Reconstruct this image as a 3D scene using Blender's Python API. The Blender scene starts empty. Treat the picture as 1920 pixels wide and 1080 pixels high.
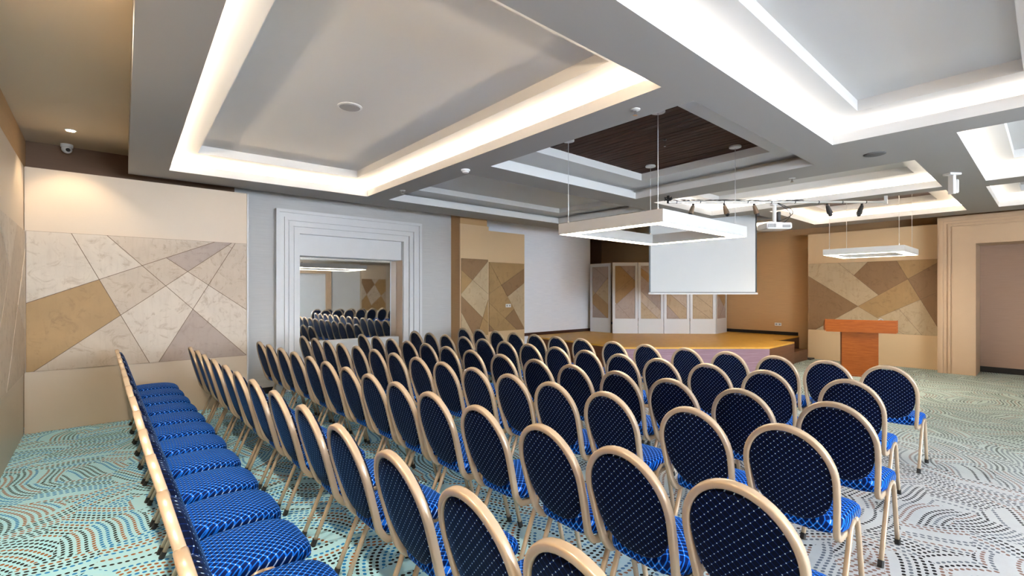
import bpy, bmesh, math, random
from mathutils import Vector, Matrix

# ------------------------------------------------------------------ camera, world, light, exposure
S = bpy.context.scene
COL = S.collection
CAM_H = 1.6
V1, V2, HZ = 1975.0, 185.0, 549.0
F = math.sqrt((V1 - 960) * (960 - V2))
YAW = math.atan((V1 - 960) / F)
FW = (math.cos(YAW), math.sin(YAW))
RT = (math.sin(YAW), -math.cos(YAW))
cam = bpy.data.cameras.new('camera')
cam.sensor_width = 36.0
cam.lens = F / 1920 * 36.0
cam.shift_y = (HZ - 540) / 1920
cam.clip_start = 0.05
camo = bpy.data.objects.new('camera', cam)
COL.objects.link(camo)
camo.location = (0, 0, CAM_H)
camo.rotation_euler = (math.pi / 2, 0, YAW - math.pi / 2)
S.camera = camo

w = bpy.data.worlds.new('world')
S.world = w
w.use_nodes = True
w.node_tree.nodes['Background'].inputs[0].default_value = (0.75, 0.85, 1.0, 1)
w.node_tree.nodes['Background'].inputs[1].default_value = 0.6

S.view_settings.view_transform = 'Standard'
S.view_settings.look = 'None'
S.view_settings.exposure = 1.27
S.view_settings.gamma = 1.0
S.view_settings.use_curve_mapping = False
S.cycles.adaptive_threshold = 0.05
S.cycles.max_bounces = 5
S.cycles.diffuse_bounces = 3
S.cycles.glossy_bounces = 3

LED_POWER = 18.5      # cove strips
PENDANT_POWER = 12.0
WINDOW_POWER = 205.0  # daylight through the side windows


def area(name, loc, rot, sx, sy, power, color):
    l = bpy.data.lights.new(name, 'AREA')
    l.shape = 'RECTANGLE'
    l.size, l.size_y = sx, sy
    l.energy = power
    l.color = color
    o = bpy.data.objects.new(name, l)
    COL.objects.link(o)
    o.location = loc
    o.rotation_euler = rot
    return o


WALL_D = -6.2
WINDOWS = [1.6, 4.6]
for i, x in enumerate(WINDOWS):      # daylight at the two windows of the side wall
    area('window_daylight', (x, WALL_D + 0.06, 1.75), (-math.pi / 2, 0, 0), 2.2, 2.0, WINDOW_POWER, (0.78, 0.88, 1.0))

rnd = random.Random(7)


# ------------------------------------------------------------------ node helpers
class NT:
    def __init__(self, name):
        self.m = bpy.data.materials.new(name)
        self.m.use_nodes = True
        self.t = self.m.node_tree
        self.b = self.t.nodes['Principled BSDF']

    def n(self, typ, **kw):
        x = self.t.nodes.new(typ)
        for k, v in kw.items():
            setattr(x, k, v)
        return x

    def put(self, sock, v):
        if hasattr(v, 'is_linked') or hasattr(v, 'links'):
            self.t.links.new(v, sock)
        else:
            if sock.type == 'RGBA' and len(v) == 3:
                v = (*v, 1)
            sock.default_value = v

    def m_(self, op, a, b=None, c=None):
        x = self.n('ShaderNodeMath', operation=op)
        self.put(x.inputs[0], a)
        if b is not None:
            self.put(x.inputs[1], b)
        if c is not None:
            self.put(x.inputs[2], c)
        return x.outputs[0]

    def mix(self, f, a, b):
        x = self.n('ShaderNodeMix', data_type='RGBA')
        self.put(x.inputs[0], f)
        self.put(x.inputs[6], a)
        self.put(x.inputs[7], b)
        return x.outputs[2]

    def coord(self, kind='Object'):
        return self.n('ShaderNodeTexCoord').outputs[kind]

    def pos(self):
        return self.n('ShaderNodeNewGeometry').outputs['Position']

    def xyz(self, v):
        x = self.n('ShaderNodeSeparateXYZ')
        self.put(x.inputs[0], v)
        return x.outputs

    def comb(self, a, b, c=0.0):
        x = self.n('ShaderNodeCombineXYZ')
        for i, q in enumerate((a, b, c)):
            self.put(x.inputs[i], q)
        return x.outputs[0]

    def scale(self, v, s):
        x = self.n('ShaderNodeVectorMath', operation='MULTIPLY')
        self.put(x.inputs[0], v)
        self.put(x.inputs[1], s)
        return x.outputs[0]

    def noise(self, v, scale, detail=4.0, rough=0.5, out='Fac', dist=0.0):
        x = self.n('ShaderNodeTexNoise')
        self.put(x.inputs['Vector'], v)
        x.inputs['Scale'].default_value = scale
        x.inputs['Detail'].default_value = detail
        x.inputs['Roughness'].default_value = rough
        x.inputs['Distortion'].default_value = dist
        return x.outputs[out]

    def ramp(self, f, lo, hi):
        x = self.n('ShaderNodeMapRange')
        self.put(x.inputs[0], f)
        x.inputs[1].default_value = lo
        x.inputs[2].default_value = hi
        return x.outputs[0]

    def bump(self, h, strength=0.2, dist=0.01):
        x = self.n('ShaderNodeBump')
        x.inputs['Strength'].default_value = strength
        x.inputs['Distance'].default_value = dist
        self.put(x.inputs['Height'], h)
        self.t.links.new(x.outputs[0], self.b.inputs['Normal'])

    def set(self, **kw):
        for k, v in kw.items():
            self.put(self.b.inputs[k.replace('_', ' ')], v)
        return self


M = {}


def plain(name, col, rough=0.5, metal=0.0, var=0.05, scale=6.0, **kw):
    t = NT(name)
    f = t.noise(t.coord(), scale, 3)
    a = tuple(c * (1 - var) for c in col)
    b = tuple(min(1, c * (1 + var)) for c in col)
    t.set(Base_Color=t.mix(f, a, b), Roughness=rough, Metallic=metal, **kw)
    M[name] = t.m
    return t


def emit(name, col, strength):
    t = NT(name)
    t.set(Base_Color=col, Emission_Color=col, Emission_Strength=strength)
    M[name] = t.m


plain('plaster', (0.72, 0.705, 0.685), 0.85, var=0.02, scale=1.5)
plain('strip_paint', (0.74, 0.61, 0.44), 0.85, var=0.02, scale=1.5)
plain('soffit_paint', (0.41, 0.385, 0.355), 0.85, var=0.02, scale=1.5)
plain('beige_board', (0.68, 0.55, 0.415), 0.42, var=0.025, scale=2.0)
plain('white_board', (0.70, 0.69, 0.68), 0.35, var=0.02, scale=2.0)
plain('tan_board', (0.74, 0.52, 0.30), 0.45, var=0.025, scale=2.0)
plain('paint_beige', (0.62, 0.43, 0.275), 0.45, var=0.03)
plain('paint_grey', (0.74, 0.735, 0.735), 0.4, var=0.03)
plain('black_base', (0.012, 0.010, 0.010), 0.4)
plain('dark_wood_base', (0.06, 0.02, 0.014), 0.35)
plain('white_plastic', (0.78, 0.78, 0.77), 0.35, var=0.02)
plain('dark_plastic', (0.02, 0.02, 0.022), 0.4)
plain('grey_grille', (0.36, 0.35, 0.35), 0.7)
plain('dark_grille', (0.13, 0.13, 0.13), 0.7)
plain('lamp_white', (0.66, 0.655, 0.64), 0.4, var=0.02)
plain('chrome', (0.7, 0.7, 0.7), 0.2, 1.0)
plain('wire', (0.6, 0.6, 0.6), 0.35, 0.6)
plain('screen_white', (0.72, 0.73, 0.74), 0.7, var=0.01)
plain('joint_brown', (0.16, 0.10, 0.06), 0.8)
plain('rubber', (0.02, 0.018, 0.016), 0.7)
plain('frame_metal', (0.56, 0.43, 0.30), 0.27, 0.25, var=0.04, scale=20)
plain('rail_metal', (0.62, 0.60, 0.56), 0.3, 0.4)
plain('spot_bronze', (0.23, 0.17, 0.12), 0.35, 0.5)
emit('led_warm', (1.0, 0.83, 0.63), LED_POWER * 1.08)
emit('led_neutral', (1.0, 0.91, 0.80), LED_POWER * .58)
emit('led_soft', (1.0, 0.92, 0.83), LED_POWER * .34)
emit('pendant_glow', (1.0, 0.88, 0.70), PENDANT_POWER)
emit('downlight_glow', (1.0, 0.85, 0.62), 18.0)

t = NT('mirror_glass')
t.set(Base_Color=(0.86, 0.89, 0.91), Metallic=1.0, Roughness=0.02)
M['mirror_glass'] = t.m


def wallpaper(name, col):
    t = NT(name)
    p = t.pos()
    s = t.xyz(p)
    v = t.comb(t.m_('ADD', s[0], s[1]), 0.0, s[2])
    g = t.noise(t.scale(v, (3.0, 1, 130.0)), 1.0, 4, 0.6)
    f = t.ramp(g, 0.3, 0.7)
    t.set(Base_Color=t.mix(f, tuple(c * 0.92 for c in col), tuple(min(1, c * 1.06) for c in col)), Roughness=0.75)
    t.bump(g, 0.12, 0.003)
    M[name] = t.m


wallpaper('paper_grey', (0.60, 0.585, 0.57))
wallpaper('paper_tan', (0.60, 0.36, 0.165))
wallpaper('paper_pale', (0.90, 0.91, 0.97))
wallpaper('paper_mauve', (0.42, 0.27, 0.19))
wallpaper('paper_cream', (0.70, 0.62, 0.52))
wallpaper('paper_brown', (0.17, 0.095, 0.055))


def stone(name, base, dark, rough=0.55):
    t = NT(name)
    p = t.pos()
    big = t.noise(p, 1.6, 5, 0.6, dist=0.8)
    veins = t.noise(p, 5.0, 6, 0.7, dist=2.2)
    streak = t.noise(t.scale(p, (22.0, 22.0, 3.0)), 1.0, 4, 0.6)
    v = t.ramp(veins, 0.53, 0.68)
    c = t.mix(t.ramp(big, 0.35, 0.7), base, tuple(b * 0.86 for b in base))
    c = t.mix(t.m_('MULTIPLY', v, 0.75), c, dark)
    c = t.mix(t.m_('MULTIPLY', t.ramp(streak, 0.5, 0.75), 0.25), c, dark)
    t.set(Base_Color=c, Roughness=rough)
    t.bump(veins, 0.05, 0.002)
    M[name] = t.m


stone('stone_pale', (0.70, 0.595, 0.485), (0.44, 0.33, 0.235))
stone('stone_sand', (0.61, 0.49, 0.375), (0.38, 0.275, 0.185))
stone('stone_tan', (0.45, 0.275, 0.115), (0.31, 0.18, 0.075))
stone('stone_brown', (0.31, 0.175, 0.08), (0.21, 0.115, 0.05))
stone('stone_gold', (0.56, 0.415, 0.25), (0.36, 0.24, 0.13))
stone('stone_mauve', (0.47, 0.365, 0.30), (0.33, 0.245, 0.19))
STONE = ['stone_pale', 'stone_sand', 'stone_tan', 'stone_brown', 'stone_mauve']


def wood(name, a, b, axis_scale, rough=0.35):
    t = NT(name)
    p = t.coord()
    rv = t.n('ShaderNodeObjectInfo').outputs['Random']
    off = t.n('ShaderNodeVectorMath', operation='ADD')
    t.put(off.inputs[0], t.scale(p, axis_scale))
    t.put(off.inputs[1], t.comb(rv, t.m_('MULTIPLY', rv, 37.0), t.m_('MULTIPLY', rv, 11.0)))
    g = t.noise(off.outputs[0], 1.0, 5, 0.6, dist=0.6)
    c = t.mix(t.ramp(g, 0.3, 0.72), a, b)
    t.set(Base_Color=c, Roughness=rough, Specular_IOR_Level=0.25)
    M[name] = t.m


wood('wood_ceiling', (0.016, 0.006, 0.004), (0.085, 0.030, 0.017), (45, 3, 45), 0.6)
wood('wood_lectern', (0.27, 0.060, 0.006), (0.42, 0.115, 0.014), (5, 5, 50), 0.42)
wood('wood_deck', (0.76, 0.39, 0.055), (0.86, 0.48, 0.085), (8, 8, 8), 0.38)
wood('wood_riser', (0.115, 0.042, 0.020), (0.20, 0.080, 0.040), (2.0, 2.0, 45), 0.3)
wood('wood_front_glare', (0.30, 0.175, 0.22), (0.42, 0.27, 0.34), (2.0, 2.0, 45), 0.3)  # brown wood with the cool daylight glare painted in as mauve


def carpet():
    t = NT('carpet')
    p = t.pos()
    vor = t.n('ShaderNodeTexVoronoi', voronoi_dimensions='2D')
    wob = t.noise(p, 1.3, 2, 0.5, out='Color')
    sub = t.n('ShaderNodeVectorMath', operation='ADD')
    t.put(sub.inputs[0], p)
    t.put(sub.inputs[1], t.scale(wob, (0.35, 0.35, 0)))
    t.put(vor.inputs['Vector'], sub.outputs[0])
    vor.inputs['Scale'].default_value = 2.6
    cr = t.xyz(vor.outputs['Color'])
    ang = t.m_('MULTIPLY', cr[0], 3.14159)
    rot = t.n('ShaderNodeVectorRotate', rotation_type='Z_AXIS')
    t.put(rot.inputs['Vector'], p)
    t.put(rot.inputs['Angle'], ang)
    q = t.xyz(rot.outputs[0])
    wave = t.m_('MULTIPLY', t.m_('SINE', t.m_('MULTIPLY_ADD', q[0], 7.0, t.m_('MULTIPLY', cr[1], 6.28))), 0.05)
    y = t.m_('DIVIDE', t.m_('ADD', q[1], wave), 0.038)
    iy = t.m_('FLOOR', y)
    fy = t.m_('SUBTRACT', t.m_('FRACT', y), 0.5)
    wn = t.n('ShaderNodeTexWhiteNoise', noise_dimensions='2D')
    t.put(wn.inputs['Vector'], t.comb(iy, t.m_('MULTIPLY', cr[2], 91.0)))
    r1 = t.xyz(wn.outputs['Color'])
    x = t.m_('ADD', t.m_('DIVIDE', q[0], 0.035), r1[1])
    fx = t.m_('SUBTRACT', t.m_('FRACT', x), 0.5)
    dx = t.m_('POWER', t.m_('DIVIDE', fx, 0.34), 2.0)
    dy = t.m_('POWER', t.m_('DIVIDE', fy, 0.29), 2.0)
    dot = t.m_('LESS_THAN', t.m_('ADD', dx, dy), 1.0)
    keep = t.m_('LESS_THAN', r1[2], 0.86)
    dot = t.m_('MULTIPLY', dot, keep)
    # daylight and tone-mapping tints painted in: aqua by stone wall, grey aisle, sage podium
    s = t.xyz(p)
    soft = t.m_('MULTIPLY', t.m_('SUBTRACT', t.noise(p, 0.6, 2), 0.5), 1.6)
    k = t.m_('ADD', t.m_('SUBTRACT', t.m_('MULTIPLY', s[0], 0.55), t.m_('MULTIPLY', s[1], 0.5)), soft)
    grey = t.ramp(k, -0.6, 1.3)
    sage = t.ramp(t.m_('ADD', s[0], soft), 5.5, 7.5)
    base = t.mix(grey, (0.43, 0.82, 0.95), (0.60, 0.605, 0.615))
    base = t.mix(sage, base, (0.47, 0.58, 0.52))
    fuzz = t.noise(p, 14.0, 4, 0.6)
    base = t.mix(t.ramp(fuzz, 0.3, 0.75), base, t.mix(0.3, base, (0.75, 0.8, 0.78)))
    dk = (0.018, 0.016, 0.017)
    blue = t.mix(grey, (0.02, 0.24, 0.60), (0.17, 0.19, 0.22))
    orange = t.mix(grey, (0.36, 0.13, 0.04), (0.28, 0.17, 0.14))
    c = t.mix(t.m_('GREATER_THAN', r1[0], 0.34), dk, blue)
    c = t.mix(t.m_('GREATER_THAN', r1[0], 0.72), c, orange)
    t.set(Base_Color=t.mix(dot, base, c), Roughness=0.95, Specular_IOR_Level=0.1)
    t.bump(t.noise(p, 400.0, 2), 0.25, 0.003)
    M['carpet'] = t.m


carpet()


def fabric(name, ax, ground, lattice, lw, dr, sheen):
    t = NT(name)
    s = t.xyz(t.coord('Object'))
    a, b = s[ax[0]], s[ax[1]]
    if ax == (0, 1):
        a = t.m_('ADD', a, t.m_('MULTIPLY', s[2], -0.8))
    k = 1 / 0.034
    u = t.m_('MULTIPLY', t.m_('ADD', a, b), k)
    v = t.m_('MULTIPLY', t.m_('SUBTRACT', a, b), k)
    fu = t.m_('ABSOLUTE', t.m_('SUBTRACT', t.m_('FRACT', u), 0.5))
    fv = t.m_('ABSOLUTE', t.m_('SUBTRACT', t.m_('FRACT', v), 0.5))
    line = t.m_('LESS_THAN', t.m_('MINIMUM', fu, fv), lw)
    dot = t.m_('LESS_THAN', t.m_('ADD', t.m_('POWER', fu, 2.0), t.m_('POWER', fv, 2.0)), dr)
    c = t.mix(line, ground, lattice)
    c = t.mix(dot, c, (0.55, 0.72, 0.85))
    t.set(Base_Color=c, Roughness=0.65, Specular_IOR_Level=0.08, Sheen_Weight=sheen, Sheen_Roughness=0.28, Sheen_Tint=(0.05, 0.28, 0.9))
    M[name] = t.m


fabric('fabric_back', (1, 2), (0.0016, 0.004, 0.018), (0.003, 0.015, 0.085), 0.07, 0.0085, 0.13)  # same cloth as the seat, with the shade on the backs painted in
fabric('fabric_seat', (0, 1), (0.002, 0.014, 0.10), (0.008, 0.17, 0.80), 0.115, 0.010, 0.3)  # light falling on the seat tops is painted into this brighter blue


# ------------------------------------------------------------------ mesh helpers
def link(name, me, mat, parent=None, smooth=False):
    if mat:
        me.materials.clear()
        me.materials.append(M[mat])
    if smooth:
        for p in me.polygons:
            p.use_smooth = True
    o = bpy.data.objects.new(name, me)
    COL.objects.link(o)
    if parent:
        o.parent = parent
    return o


def fin(name, bm, mat, parent=None, smooth=False, recalc=True):
    if recalc:
        bmesh.ops.recalc_face_normals(bm, faces=bm.faces)
    me = bpy.data.meshes.new(name)
    bm.to_mesh(me)
    bm.free()
    return link(name, me, mat, parent, smooth)


def empty(name, loc=(0, 0, 0), rz=0.0):
    o = bpy.data.objects.new(name, None)
    COL.objects.link(o)
    o.location = loc
    o.rotation_euler = (0, 0, rz)
    o.empty_display_size = 0.1
    return o


def tag(o, label=None, cat=None, group=None, kind=None):
    if label:
        o['label'] = label
    if cat:
        o['category'] = cat
    if group:
        o['group'] = group
    if kind:
        o['kind'] = kind
    return o


def add_box(bm, x0, x1, y0, y1, z0, z1, bevel=0.0, mat=None):
    r = bmesh.ops.create_cube(bm, size=1.0)
    vs = r['verts']
    for v in vs:
        v.co = Vector((x0 + (v.co.x + .5) * (x1 - x0), y0 + (v.co.y + .5) * (y1 - y0), z0 + (v.co.z + .5) * (z1 - z0)))
        if mat:
            v.co = mat @ v.co
    if bevel:
        es = list({e for v in vs for e in v.link_edges})
        bmesh.ops.bevel(bm, geom=es, offset=bevel, segments=2, affect='EDGES')
    return bm


def box(name, x0, x1, y0, y1, z0, z1, mat, parent=None, bevel=0.0):
    return fin(name, add_box(bmesh.new(), x0, x1, y0, y1, z0, z1, bevel), mat, parent)


def add_prism(bm, pts, fmap, t0, t1):
    """polygon pts (a,b) extruded from depth t0 to t1; fmap(a,b,t)->xyz"""
    A = [bm.verts.new(fmap(a, b, t0)) for a, b in pts]
    B = [bm.verts.new(fmap(a, b, t1)) for a, b in pts]
    n = len(pts)
    bm.faces.new(A)
    bm.faces.new(B[::-1])
    for i in range(n):
        bm.faces.new((A[i], B[i], B[(i + 1) % n], A[(i + 1) % n]))
    return bm


def prism(name, pts, fmap, t0, t1, mat, parent=None):
    return fin(name, add_prism(bmesh.new(), pts, fmap, t0, t1), mat, parent)


FLAT = lambda a, b, t: (a, b, t)


def add_cyl(bm, p, q, r0, r1=None, seg=16):
    p, q = Vector(p), Vector(q)
    r1 = r0 if r1 is None else r1
    d = (q - p)
    L = d.length
    m = Matrix.Translation((p + q) / 2) @ d.to_track_quat('Z', 'Y').to_matrix().to_4x4()
    bmesh.ops.create_cone(bm, cap_ends=True, segments=seg, radius1=r0, radius2=r1, depth=L, matrix=m)
    return bm


def cyl(name, p, q, r0, mat, parent=None, r1=None, seg=16):
    return fin(name, add_cyl(bmesh.new(), p, q, r0, r1, seg), mat, parent, smooth=False)


def add_lathe(bm, prof, seg=24, at=(0, 0, 0), flip=1):
    rings = []
    for r, z in prof:
        rings.append([bm.verts.new((at[0] + r * math.cos(2 * math.pi * i / seg), at[1] + r * math.sin(2 * math.pi * i / seg), at[2] + z * flip)) for i in range(seg)])
    for a, b in zip(rings, rings[1:]):
        for i in range(seg):
            bm.faces.new((a[i], a[(i + 1) % seg], b[(i + 1) % seg], b[i]))
    bm.faces.new(rings[0])
    bm.faces.new(rings[-1][::-1])
    return bm


def add_sweep(bm, pts, rx, ry, n0, seg=8, power=2.0, cap=True):
    """tube along pts; n0 = direction of the ry axis at the start"""
    pts = [Vector(p) for p in pts]
    nrm = Vector(n0).normalized()
    rings = []
    for i, p in enumerate(pts):
        tg = (pts[min(i + 1, len(pts) - 1)] - pts[max(i - 1, 0)]).normalized()
        nrm = (nrm - tg * nrm.dot(tg)).normalized()
        bi = tg.cross(nrm)
        ring = []
        for k in range(seg):
            a = 2 * math.pi * (k + .5) / seg
            c, s = math.cos(a), math.sin(a)
            c = math.copysign(abs(c) ** (2 / power), c)
            s = math.copysign(abs(s) ** (2 / power), s)
            ring.append(bm.verts.new(p + bi * rx * c + nrm * ry * s))
        rings.append(ring)
    for a, b in zip(rings, rings[1:]):
        for k in range(seg):
            bm.faces.new((a[k], a[(k + 1) % seg], b[(k + 1) % seg], b[k]))
    if cap:
        bm.faces.new(rings[0][::-1])
        bm.faces.new(rings[-1])
    return bm


# ------------------------------------------------------------------ room shell
Z0 = 3.10      # soffit
ZP = 3.45      # ceiling in the perimeter gap
ZL, Z1, Z2 = 3.20, 3.30, 3.40
WC, WB = -0.67, 13.5          # walls across x
WA1, WA2, WA3 = 8.22, 8.85, 10.6
FL = box('floor', WC - .1, WB + .1, WALL_D - .1, WA3 + .1, -0.12, 0.0, 'carpet')
tag(FL, kind='structure')

wl = box('wall_left', WC - .12, WC, WALL_D, WA1, 0, ZP, 'paper_tan'); tag(wl, kind='structure')
bm = bmesh.new()
add_box(bm, 1.56, 2.285, WA1, WA1 + .26, 0, ZP)
add_box(bm, 4.585, 5.505, WA1, WA1 + .26, 0, ZP)
add_box(bm, 2.285, 4.585, WA1, WA1 + .26, 2.785, ZP)
wbl = box('wall_back_left', WC - .12, 1.56, WA1, WA1 + .26, 0, ZP, 'paper_brown'); tag(wbl, kind='structure')
wb = fin('wall_back', bm, 'paper_grey'); tag(wb, kind='structure')
bm = bmesh.new()
add_box(bm, 5.98, 10.75, WA2, WA2 + .12, 0, ZP)
ws = fin('wall_stage_side', bm, 'paper_pale'); tag(ws, kind='structure')
wn = box('wall_backstage', 10.75, WB, WA3, WA3 + .12, 0, ZP, 'paper_brown'); tag(wn, kind='structure')
wn2 = box('wall_backstage_side', 10.63, 10.75, WA2 + .12, WA3 + .12, 0, ZP, 'paper_brown'); tag(wn2, kind='structure')
wr = box('wall_right', WB, WB + .12, WALL_D, WA3 + .12, 0, ZP, 'paper_tan'); tag(wr, kind='structure')
# front wall (behind the right of the camera) with two windows
bm = bmesh.new()
edges = [WC] + [e for x in WINDOWS for e in (x - 1.1, x + 1.1)] + [WB]
for i in range(0, len(edges), 2):
    add_box(bm, edges[i], edges[i + 1], WALL_D - .12, WALL_D, 0, ZP)
for x in WINDOWS:
    add_box(bm, x - 1.1, x + 1.1, WALL_D - .12, WALL_D, 0, 0.75)
    add_box(bm, x - 1.1, x + 1.1, WALL_D - .12, WALL_D, 2.75, ZP)
wf = fin('wall_front', bm, 'paper_cream'); tag(wf, kind='structure')
t = NT('pane')
t.set(Base_Color=(0.9, 0.95, 1.0), Emission_Color=(0.8, 0.9, 1.0), Emission_Strength=3.0, Roughness=0.2)
M['pane'] = t.m
for i, x in enumerate(WINDOWS):
    bm = bmesh.new()
    for a, b, c, d in ((-1.1, -1.04, .75, 2.75), (1.04, 1.1, .75, 2.75), (-.03, .03, .75, 2.75), (-1.1, 1.1, .75, .81), (-1.1, 1.1, 2.69, 2.75)):
        add_box(bm, x + a, x + b, WALL_D - .09, WALL_D - .03, c, d)
    wi = fin('window_%d' % (i + 1), bm, 'white_plastic'); tag(wi, kind='structure')
    for s in (-1, 1):
        box('pane', x + (-1.04 if s < 0 else .03), x + (-.03 if s < 0 else 1.04), WALL_D - .07, WALL_D - .06, .81, 2.69, 'pane', wi)

bl = box('baseboard_back', 1.65, 2.1, WA1 - .02, WA1, 0, .10, 'black_base'); tag(bl, kind='structure')
bl = box('baseboard_stage_side', 7.85, 10.75, WA2 - .02, WA2, .5, .575, 'dark_wood_base'); tag(bl, kind='structure')
bl = box('baseboard_stage_back', WB - .02, WB, 4.3, WA3, .5, .585, 'black_base'); tag(bl, kind='structure')
bl = box('baseboard_right', WB - .02, WB, -.95, 1.0, 0, .115, 'black_base'); tag(bl, kind='structure')


# ---- ceiling
def offset_quad(q, e):
    """offset a CCW polygon inwards by e (negative = outwards)"""
    n = len(q)
    out = []
    for i in range(n):
        p0, p1, p2 = Vector(q[i - 1]), Vector(q[i]), Vector(q[(i + 1) % n])
        d1, d2 = (p1 - p0).normalized(), (p2 - p1).normalized()
        n1, n2 = Vector((-d1.y, d1.x)), Vector((-d2.y, d2.x))
        k = 1 + n1.dot(n2)
        out.append(tuple(p1 + (n1 + n2) * (e / k)))
    return out


R4 = lambda x0, x1, y0, y1: [(x0, y0), (x1, y0), (x1, y1), (x0, y1)]
COFFERS = [  # name, polygon, lit, kind
    ('c1', [(0.46, 1.88), (3.09, 1.88), (3.15, 7.03), (0.65, 7.13)], True, 'plain'),
    ('c2', R4(0.6, 5.61, -0.12, 1.475), True, 'plain'),
    ('wood', [(3.50, 1.85), (6.33, 1.85), (6.46, 4.39), (3.50, 4.39)], False, 'wood'),
    ('c3', R4(3.52, 7.5, 4.86, 7.05), False, 'plain'),
    ('c4', R4(6.94, 8.97, 1.03, 4.37), True, 'plain'),
    ('c5', R4(9.30, 11.85, 1.03, 3.45), True, 'panel'),
    ('c6', R4(6.04, 8.95, -2.0, 0.595), True, 'plain'),
    ('c7', R4(9.42, 11.83, -2.0, 0.625), True, 'plain'),
    ('c8', R4(10.65, 11.88, 3.90, 6.9), True, 'plain'),
    ('e1', R4(0.6, 5.6, -4.7, -0.65), True, 'plain'),
    ('e2', R4(6.04, 11.8, -4.9, -2.5), True, 'plain'),
]
C9 = [(7.9, 4.54), (9.3, 4.54), (9.45, 3.75), (10.3, 3.75), (10.3, 7.0), (7.9, 7.0)]
OUT = [(0.14, -5.4), (12.45, -5.4), (12.45, 7.68), (0.28, 7.68), (0.14, 3.1)]


def flat_fill(bm, loops, z):
    es = []
    for L in loops:
        vs = [bm.verts.new((x, y, z)) for x, y in L]
        for i in range(len(vs)):
            es.append(bm.edges.new((vs[i], vs[(i + 1) % len(vs)])))
    bmesh.ops.triangle_fill(bm, use_beauty=True, use_dissolve=False, edges=es)


def walls(bm, L, za, zb):
    a = [bm.verts.new((x, y, za)) for x, y in L]
    b = [bm.verts.new((x, y, zb)) for x, y in L]
    for i in range(len(L)):
        j = (i + 1) % len(L)
        bm.faces.new((a[i], a[j], b[j], b[i]))


def ring(bm, La, Lb, z):
    a = [bm.verts.new((x, y, z)) for x, y in La]
    b = [bm.verts.new((x, y, z)) for x, y in Lb]
    for i in range(len(La)):
        j = (i + 1) % len(La)
        bm.faces.new((a[i], a[j], b[j], b[i]))


bm = bmesh.new()
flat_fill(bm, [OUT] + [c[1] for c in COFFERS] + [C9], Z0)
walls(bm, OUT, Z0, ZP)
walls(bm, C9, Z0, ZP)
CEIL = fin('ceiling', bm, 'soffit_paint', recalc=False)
tag(CEIL, kind='structure')
bm = bmesh.new()
add_box(bm, WC - .12, WB + .12, WALL_D - .12, WA3 + .12, ZP, ZP + .1)
fin('upper_ceiling', bm, 'strip_paint', CEIL)

for nm, Q, lit, kind in COFFERS:
    e = 0.13
    inset = 0.27
    z1, z2 = Z1, Z2
    if kind == 'wood':
        inset, z1, z2 = 0.36, 3.27, 3.37
    if nm == 'c3':
        inset, z1, z2 = 0.33, 3.25, 3.34
    if nm == 'c5':
        inset = 0.36
    big = offset_quad(Q, -e)
    inn = offset_quad(Q, inset)
    bm = bmesh.new()
    walls(bm, Q, Z0, ZL)
    ring(bm, big, Q, ZL)
    walls(bm, big, ZL, z1)
    ring(bm, big, inn, z1)
    walls(bm, inn, z1, z2)
    if kind == 'plain':
        flat_fill(bm, [inn], z2)
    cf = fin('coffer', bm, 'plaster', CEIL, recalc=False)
    if kind == 'wood':
        n = 24
        x0, x1 = inn[0][0], max(inn[1][0], inn[2][0])
        y0, y1 = inn[0][1], inn[2][1]
        pw = (x1 - x0) / n
        me = None
        box('backing', x0, x1, y0, y1, z2 + .015, z2 + .03, 'dark_plastic', cf)
        for i in range(n):
            if me is None:
                b2 = add_box(bmesh.new(), -pw / 2 + .004, pw / 2 - .004, 0, y1 - y0, 0, .012)
                bmesh.ops.recalc_face_normals(b2, faces=b2.faces)
                me = bpy.data.meshes.new('plank')
                b2.to_mesh(me)
                b2.free()
                me.materials.append(M['wood_ceiling'])
            o = bpy.data.objects.new('plank', me)
            COL.objects.link(o)
            o.parent = cf
            o.location = (x0 + pw * (i + .5), y0, z2 + rnd.uniform(-.001, .001))
        tag(cf, 'coffer lined with dark brown planks')
    if kind == 'panel':
        fin('wood_panel', add_prism(bmesh.new(), offset_quad(inn, -.01), FLAT, z2, z2 + .02), 'wood_riser', cf)
    if lit:
        bm = bmesh.new()
        o1, o2 = offset_quad(Q, -0.075), offset_quad(Q, -0.10)
        for i in range(len(Q)):
            j = (i + 1) % len(Q)
            add_prism(bm, [o1[i], o1[j], o2[j], o2[i]], FLAT, ZL + .004, ZL + .014)
        tag(fin('led_strip', bm, {'c1': 'led_warm', 'c5': 'led_warm', 'c8': 'led_warm', 'c2': 'led_soft'}.get(nm, 'led_neutral'), cf), 'warm white light strip hidden in the cove')


# ------------------------------------------------------------------ stone feature panels
def clip(poly, p, q, keep):
    """keep side of line p->q (keep=+1 left)"""
    out = []
    px, pz = p
    dx, dz = q[0] - px, q[1] - pz
    s = lambda v: keep * (dx * (v[1] - pz) - dz * (v[0] - px))
    for i in range(len(poly)):
        a, b = poly[i - 1], poly[i]
        sa, sb = s(a), s(b)
        if (sa < 0) != (sb < 0):
            k = sa / (sa - sb)
            out.append((a[0] + (b[0] - a[0]) * k, a[1] + (b[1] - a[1]) * k))
        if sb >= 0:
            out.append(b)
    return out


def parea(poly):
    return abs(sum(poly[i - 1][0] * poly[i][1] - poly[i][0] * poly[i - 1][1] for i in range(len(poly)))) / 2


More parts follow.
